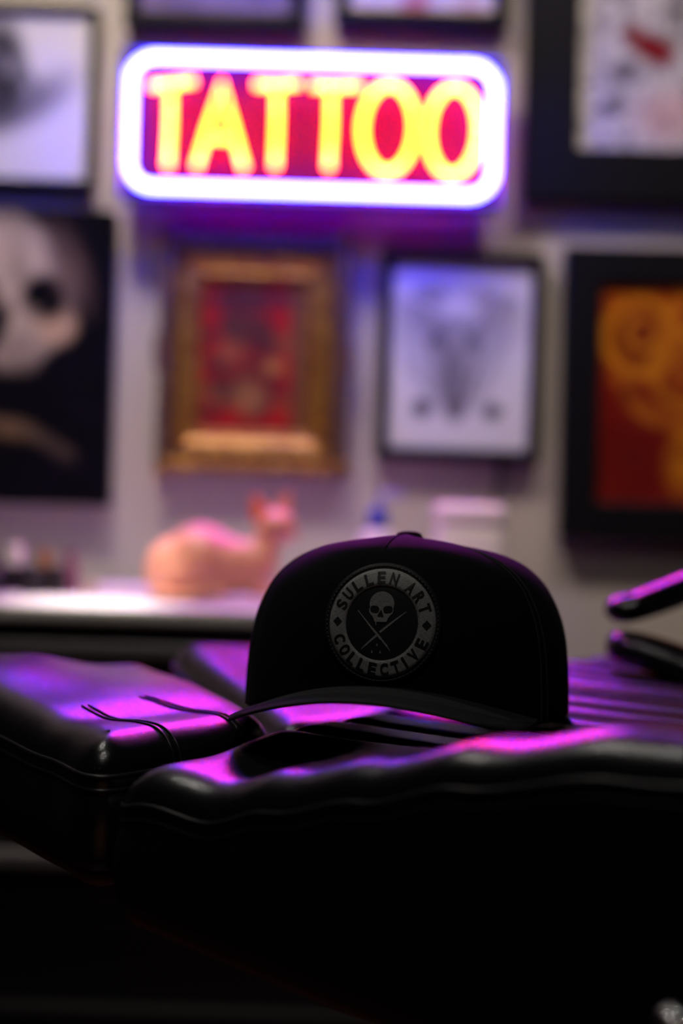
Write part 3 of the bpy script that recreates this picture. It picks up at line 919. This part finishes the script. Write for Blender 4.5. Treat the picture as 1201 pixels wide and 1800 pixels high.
# section table: height, half width, front reach, back reach (metres)
TAB = [(.0, .0955, .0975, .100), (.020, .0948, .0968, .0985), (.040, .0928, .0950, .0955), (.057, .0885, .0925, .0895), (.073, .0800, .0890, .0800), (.0845, .0675, .0830, .0680), (.0915, .0520, .0730, .0540), (.0952, .0340, .0550, .0380), (.0970, .0170, .0330, .0210), (.0975, .0, .0, .0)]
TT = np.array(TAB)
def crown_tab(t):
    x = t * (len(TAB) - 1); i = min(int(x), len(TAB) - 2); f = x - i
    def cr(j):
        p = [TT[min(max(i + k, 0), len(TAB) - 1)][j] for k in (-1, 0, 1, 2)]
        return .5 * (2 * p[1] + (p[2] - p[0]) * f + (2 * p[0] - 5 * p[1] + 4 * p[2] - p[3]) * f * f + (3 * p[1] - p[0] - 3 * p[2] + p[3]) * f ** 3)
    return cr(0), max(cr(1), 0), max(cr(2), 0), max(cr(3), 0)
ARCH = .0190
def arch(x): return max(ARCH - ARCH * (x / .082) ** 2, 0)
def crown(th, t, off=0.0):
    """th: 0 = front, + towards the viewer's right"""
    z, a, bf, bb = crown_tab(t)
    s, c = math.sin(th), math.cos(th)
    e = 2 / 2.25
    x = (a + off) * math.copysign(abs(s) ** e, s)
    b = bf if c > 0 else bb
    y = -(b + off) * math.copysign(abs(c) ** e, c)
    if c > 0 and t < .6:                      # lower edge follows the arched brim
        z0 = arch(a * s) * (c ** .5)
        z = z + z0 * (1 - t / .6) ** 1.5
    top_shift = -.012 * sstep(.5, 1, t)       # the high point sits towards the front
    return Vector((x, y + top_shift, z + .004 * sstep(.3, 1, t) * c))
SEAMS = [R(-62), R(62), R(122), R(180), R(238), R(298)]
def panel(name, t0, t1, nth, mat=M['twill'], crease=.0011):
    bm = bmesh.new(); rows = []; NT = 46
    for j in range(NT + 1):
        t = j / NT * .997; row = []
        for i in range(nth + 1):
            q = i / nth; th = t0 + (t1 - t0) * q
            d = min(q, 1 - q) * (t1 - t0) * .09
            o = -crease * math.exp(-(d / .0022) ** 2) + .0004 * noise.noise(Vector((th * 3, t * 6, 1)))
            # short dart in the middle of the front panel near the crown's top
            if name == 'front_panel' and t > .62:
                o -= .0016 * math.exp(-((th + R(2)) / R(2.6)) ** 2) * sstep(.62, .72, t)
            row.append(bm.verts.new(crown(th, t, o)))
        rows.append(row)
    for A, Bq in zip(rows, rows[1:]):
        for i in range(nth): bm.faces.new((A[i], A[i + 1], Bq[i + 1], Bq[i]))
    if name == 'back_panel':      # arched opening above the strap
        cut = [f for f in bm.faces if (lambda c: c.y > 0 and (c.x / .040) ** 2 + (c.z / .052) ** 2 < 1)(f.calc_center_median())]
        bmesh.ops.delete(bm, geom=cut, context='FACES')
    o = obj(name, bm, mat, cap)
    m = o.modifiers.new('cloth', 'SOLIDIFY'); m.thickness = .0012; m.offset = -1
    return o
fp = panel('front_panel', R(-62), R(62), 90)
panel('side_panel', R(62), R(122), 36); panel('side_panel', R(-122), R(-62), 36)
panel('back_panel', R(122), R(180), 34); panel('back_panel', R(180), R(238), 34)
bm = bmesh.new()
for j in range(3):
    for i in range(41): bm.verts.new(crown(R(180) + R(-29 + 58 * i / 40), .02 + .06 * j, .0008))
bm.verts.ensure_lookup_table()
for j in range(2):
    for i in range(40): bm.faces.new([bm.verts[j * 41 + i], bm.verts[j * 41 + i + 1], bm.verts[j * 41 + 42 + i], bm.verts[j * 41 + 41 + i]])
o = obj('snap_strap', bm, M['black_plastic'], cap); m = o.modifiers.new('t', 'SOLIDIFY'); m.thickness = .0014
# taped seams: thin raised stitched ridges beside each joint
for th in (R(-62), R(62), R(122), R(-122)):
    for s in (-1, 1):
        bm = bmesh.new(); add_tube(bm, [crown(th + s * .035 * (1 - .3 * t), t, .0001) for t in [.004 + .95 * k / 50 for k in range(51)]], .0004, 5)
        obj('seam_stitching', bm, M['patch_thread'], cap)
topc = crown(0, .999)
bm = bmesh.new(); add_lathe(bm, [(0.0085, -.005), (.0085, -.002), (.007, .0005), (.004, .0015), (0, .0018)], 20, (topc.x, topc.y, topc.z)); obj('top_button', bm, M['twill'], cap)
# front dart ridge
bm = bmesh.new()
add_tube(bm, [crown(R(-2), t, -.0012) for t in [.66 + .31 * k / 20 for k in range(21)]], .0005, 6)
obj('front_dart', bm, M['twill'], cap)
# sweatband inside
bm = bmesh.new(); prev = None
for j in range(5):
    ring = [bm.verts.new(crown(R(-145) + R(290) * k / 119, .004 + j * .05, -.003)) for k in range(120)]
    if prev:
        for k in range(119): bm.faces.new((prev[k], prev[(k + 1) % 120], ring[(k + 1) % 120], ring[k]))
    prev = ring
obj('sweatband', bm, M['patch_black'], cap)
# brim
def brim(sv, w):
    """sv -1..1 across, w 0..1 from the crown to the edge"""
    ph = R(60) * sv
    inn = crown(ph, 0, -.001)
    po = R(90) * sv
    ox = .0825 * math.copysign(abs(math.sin(po)) ** .70, sv)
    oy = -.058 - .102 * math.cos(po) ** .68 if abs(sv) < 1 else -.058
    x = inn.x + (ox - inn.x) * w; y = inn.y + (oy - inn.y) * w
    z = ARCH + .0005 - (.0225 if x < 0 else .0185) * (abs(x) / .083) ** 2.0 + .0010 * w
    return Vector((x, y, z))
TH = .0032
bm = bmesh.new(); NS, NW = 90, 24
top = [[bm.verts.new(brim(-1 + 2 * i / NS, j / NW) + Vector((0, 0, TH * .5 if j < NW else 0))) for i in range(NS + 1)] for j in range(NW + 1)]
bot = [[bm.verts.new(brim(-1 + 2 * i / NS, j / NW * .995) - Vector((0, 0, TH * .5 if j < NW else TH * .3))) for i in range(NS + 1)] for j in range(NW + 1)]
for j in range(NW):
    for i in range(NS):
        bm.faces.new((top[j][i], top[j][i + 1], top[j + 1][i + 1], top[j + 1][i]))
        bm.faces.new((bot[j][i], bot[j + 1][i], bot[j + 1][i + 1], bot[j][i + 1]))
for i in range(NS):
    bm.faces.new((top[NW][i], top[NW][i + 1], bot[NW][i + 1], bot[NW][i])); bm.faces.new((top[0][i], bot[0][i], bot[0][i + 1], top[0][i + 1]))
for j in range(NW):
    bm.faces.new((top[j][0], top[j + 1][0], bot[j + 1][0], bot[j][0])); bm.faces.new((top[j][NS], bot[j][NS], bot[j + 1][NS], top[j + 1][NS]))
br = obj('brim', bm, M['brim_cloth'], cap, angle=60)
for w in (.62, .70, .78, .86, .94):
    bm = bmesh.new(); add_tube(bm, [brim(-.985 + 1.97 * k / 120, w) + Vector((0, 0, TH * .5)) for k in range(121)], .00035, 4); obj('brim_stitching', bm, M['brim_cloth'], br)

# round patch laid on the front panel
bm = bmesh.new(); bm.from_mesh(fp.data); ftree = BVHTree.FromBMesh(bm); bm.free()
PC = Vector((.0008, 0, .0545))
PS = 1.045       # patch centre on the front panel
pa = -R(8)                            # leans back with the panel
def on_patch(x, z, lift):
    x, z = x * PS, z * PS
    h = ftree.ray_cast(Vector((PC.x + x, -.5, PC.z + z)), Vector((0, 1, 0)))
    p, nn = h[0], h[1]
    if nn.y > 0: nn = -nn
    h0 = ftree.ray_cast(Vector((PC.x, -.5, PC.z)), Vector((0, 1, 0)))
    # stiff patch: half way between the curved panel and its tangent plane
    return Vector((PC.x + x, p.y - lift, PC.z + z))
def disc(name, rings, mat, parent, n=120):
    """rings: list of (radius, lift)"""
    bm = bmesh.new(); prev = None
    for r_, l_ in rings:
        if r_ == 0: cur = [bm.verts.new(on_patch(0, 0, l_))]
        else: cur = [bm.verts.new(on_patch(r_ * math.cos(2 * math.pi * k / n), r_ * math.sin(2 * math.pi * k / n), l_)) for k in range(n)]
        if prev:
            for k in range(n):
                if len(cur) == 1: bm.faces.new((prev[k], prev[(k + 1) % n], cur[0]))
                else: bm.faces.new((prev[k], prev[(k + 1) % n], cur[(k + 1) % n], cur[k]))
        prev = cur
    return obj(name, bm, mat, parent)
patch = disc('patch', [(.0305, -.0006), (.0306, .0012), (.0300, .0018), (.0290, .0018), (.0284, .0014), (.024, .0014), (.019, .0014), (.013, .0014), (.007, .0014), (0, .0014)], M['patch_black'], cap)
disc('grey_ring', [(.0277, .0012), (.0276, .0018), (.0255, .0018), (.023, .0018), (.021, .0018), (.0188, .0018), (.0187, .0012)], M['patch_grey'], patch)
bm = bmesh.new()
for k in range(84):
    a0 = 2 * math.pi * k / 84; da = 2 * math.pi / 84 * .34
    add_tube(bm, [on_patch(.0290 * math.cos(a), .0290 * math.sin(a), .0019) for a in (a0 - da, a0, a0 + da)], .0003, 4)
obj('edge_stitching', bm, M['patch_thread'], patch)

def poly_mesh(bm, pts, lift, sub=0):
    vs = [bm.verts.new(on_patch(x, z, lift)) for x, z in pts]
    f = bm.faces.new(vs)
    bmesh.ops.triangulate(bm, faces=[f])
_glyph = {}
def glyph(ch):
    if ch not in _glyph:
        cu = bpy.data.curves.new('g', 'FONT'); cu.body = ch; cu.size = 1; cu.offset = .036; cu.resolution_u = 4
        o = bpy.data.objects.new('g', cu); COL.objects.link(o)
        bpy.context.view_layer.update()
        me = bpy.data.meshes.new_from_object(o.evaluated_get(bpy.context.evaluated_depsgraph_get()))
        co = np.array([v.co[:2] for v in me.vertices]); fs = [tuple(p.vertices) for p in me.polygons]
        co = co - (co.min(0) + co.max(0)) / 2
        w, h = co.max(0) - co.min(0)
        _glyph[ch] = (co, fs, w, h)
        bpy.data.objects.remove(o); bpy.data.curves.remove(cu); bpy.data.meshes.remove(me)
    return _glyph[ch]
bm = bmesh.new()
HL = .0062
def put(ch, deg, inward):
    co, fs, w, h = glyph(ch)
    sw = {'I': .0013}.get(ch, .0042) / w; sh = HL / h
    rot = R(deg - 90) if not inward else R(deg + 90)
    r0 = .0232
    cx, cz = r0 * math.cos(R(deg)), r0 * math.sin(R(deg))
    vs = []
    for x, y in co:
        x, y = x * sw, y * sh
        vs.append(bm.verts.new(on_patch(cx + x * math.cos(rot) - y * math.sin(rot), cz + x * math.sin(rot) + y * math.cos(rot), .0021)))
    for f in fs:
        try: bm.faces.new([vs[i] for i in f])
        except ValueError: pass
for ch, dg in zip('SULLENART', (158, 142.5, 127, 110.5, 94, 77, 53, 37, 21)): put(ch, dg, False)
for ch, dg in zip('COLLECTIVE', (202, 217.5, 232.5, 247, 261.5, 277, 292, 304.5, 319, 336)): put(ch, dg, True)
for dg in (0, 180):
    cx = .0232 * math.cos(R(dg)); s = .0024
    poly_mesh(bm, [(cx - s, 0), (cx, s), (cx + s, 0), (cx, -s)], .0021)
obj('lettering', bm, M['patch_black'], patch, smooth=False)
Z = .0553e-3
def zp(x, y): return ((x - 575) * Z, (640 - y) * Z)
bm = bmesh.new()
sk = []
for k in range(25):
    a = R(200 - 220 * k / 24); sk.append(zp(570 + 116 * math.cos(a), 462 - 114 * math.sin(a)))
sk += [zp(*p) for p in ((682, 520), (675, 545), (655, 565), (640, 585), (630, 605), (622, 625), (530, 628), (528, 660), (523, 660), (520, 628), (510, 625), (500, 600), (490, 580), (470, 562), (457, 545), (452, 515))]
poly_mesh(bm, sk, .0019)
def ell(cx, cy, rx, ry, rot=0, n=18, sq=2.6):
    out = []
    for k in range(n):
        a = 2 * math.pi * k / n; c, s = math.cos(a), math.sin(a)
        x, y = rx * math.copysign(abs(c) ** (2 / sq), c), ry * math.copysign(abs(s) ** (2 / sq), s)
        out.append(zp(cx + x * math.cos(R(rot)) - y * math.sin(R(rot)), cy + x * math.sin(R(rot)) + y * math.cos(R(rot))))
    return out
def thick(p, q, w0, w1):
    (x0, y0), (x1, y1) = p, q; L = math.hypot(x1 - x0, y1 - y0); nx, ny = -(y1 - y0) / L, (x1 - x0) / L
    return [zp(x0 + nx * w0, y0 + ny * w0), zp(x1 + nx * w1, y1 + ny * w1), zp(x1 - nx * w1, y1 - ny * w1), zp(x0 - nx * w0, y0 - ny * w0)]
sk_o = obj('skull_emblem', bm, M['patch_grey'], patch, smooth=False)
bm = bmesh.new()
poly_mesh(bm, ell(506, 512, 42, 32, 6), .0021); poly_mesh(bm, ell(630, 510, 44, 32, -6), .0021)
poly_mesh(bm, [zp(*p) for p in ((566, 512), (580, 540), (594, 575), (578, 580), (566, 572), (554, 580), (535, 575), (550, 540))], .0021)
obj('skull_sockets', bm, M['patch_black'], sk_o, smooth=False)
bm = bmesh.new()
poly_mesh(bm, thick((345, 530), (480, 676), 3, 7), .0017); poly_mesh(bm, thick((480, 676), (585, 785), 9, 11), .0018)
poly_mesh(bm, thick((585, 785), (640, 845), 7, 9), .0017); poly_mesh(bm, thick((640, 845), (672, 888), 6, 2), .0017)
obj('needle_emblem', bm, M['patch_grey'], patch, smooth=False)
bm = bmesh.new()
poly_mesh(bm, thick((800, 526), (700, 606), 3, 7), .00165); poly_mesh(bm, thick((700, 606), (565, 722), 8, 10), .00165)
poly_mesh(bm, thick((545, 745), (490, 795), 12, 8), .00165); poly_mesh(bm, thick((490, 795), (430, 852), 9, 6), .00165); poly_mesh(bm, thick((430, 852), (396, 888), 5, 2), .00165)
obj('needle_emblem', bm, M['patch_grey'], patch, smooth=False)
bm = bmesh.new()
for cx, cy in ((547, 838), (502, 903), (580, 903)):
    poly_mesh(bm, [zp(cx, cy - 16), zp(cx + 7, cy - 2), zp(cx + 6, cy + 8), zp(cx, cy + 12), zp(cx - 6, cy + 8), zp(cx - 7, cy - 2)], .0017)
obj('drop_emblem', bm, M['patch_grey'], patch, smooth=False)

# ---------------------------------------------------------------- light
def area(name, loc, target, size, power, col, spread=180, shape='DISK'):
    L = bpy.data.lights.new(name, 'AREA'); L.energy = power; L.color = col; L.shape = shape; L.size = size; L.spread = R(spread)
    o = bpy.data.objects.new(name, L); COL.objects.link(o); o.location = loc
    o.rotation_euler = (Vector(target) - Vector(loc)).to_track_quat('-Z', 'Y').to_euler()
    return o
area('ceiling_lamp', (-.45, 1.35, 2.65), (-.25, 2.18, 1.25), .30, 5.6, (1, .86, .74), 76)
area('ceiling_lamp', (.55, 1.35, 2.65), (.5, 2.18, 1.25), .30, 3.0, (1, .84, .72), 76)
L = bpy.data.lights.new('counter_spot', 'SPOT'); L.energy = 420; L.color = (1, .93, .82); L.spot_size = R(9); L.spot_blend = 1; L.shadow_soft_size = .03
o = bpy.data.objects.new('counter_spot', L); COL.objects.link(o); o.location = (-.300, 1.735, 2.5); o.rotation_euler = (0, 0, 0)
area('front_ceiling_lamp', (-.25, .10, 2.6), (0, .75, .8), .10, 4.6, (1, .93, .86))
area('floor_bounce_fill', (.1, -.8, .06), (.05, .65, .6), 1.4, .45, (1, .42, .22))  # added warm light standing in for bounce off the floor, no real lamp
area('chair_lamp', (-.72, 1.35, 2.65), (0, .65, .8), .07, .22, (1, .95, .88), 40)

w = bpy.data.worlds.new('world'); S.world = w; w.use_nodes = True
w.node_tree.nodes['Background'].inputs['Color'].default_value = (.35, .30, .32, 1)
w.node_tree.nodes['Background'].inputs['Strength'].default_value = .004

S.view_settings.view_transform = 'Standard'; S.view_settings.look = 'None'
S.view_settings.gamma = 1; S.view_settings.exposure = 0
S.view_settings.use_curve_mapping = False
S.cycles.use_denoising = True
S.cycles.sample_clamp_indirect = 8
S.cycles.max_bounces = 8
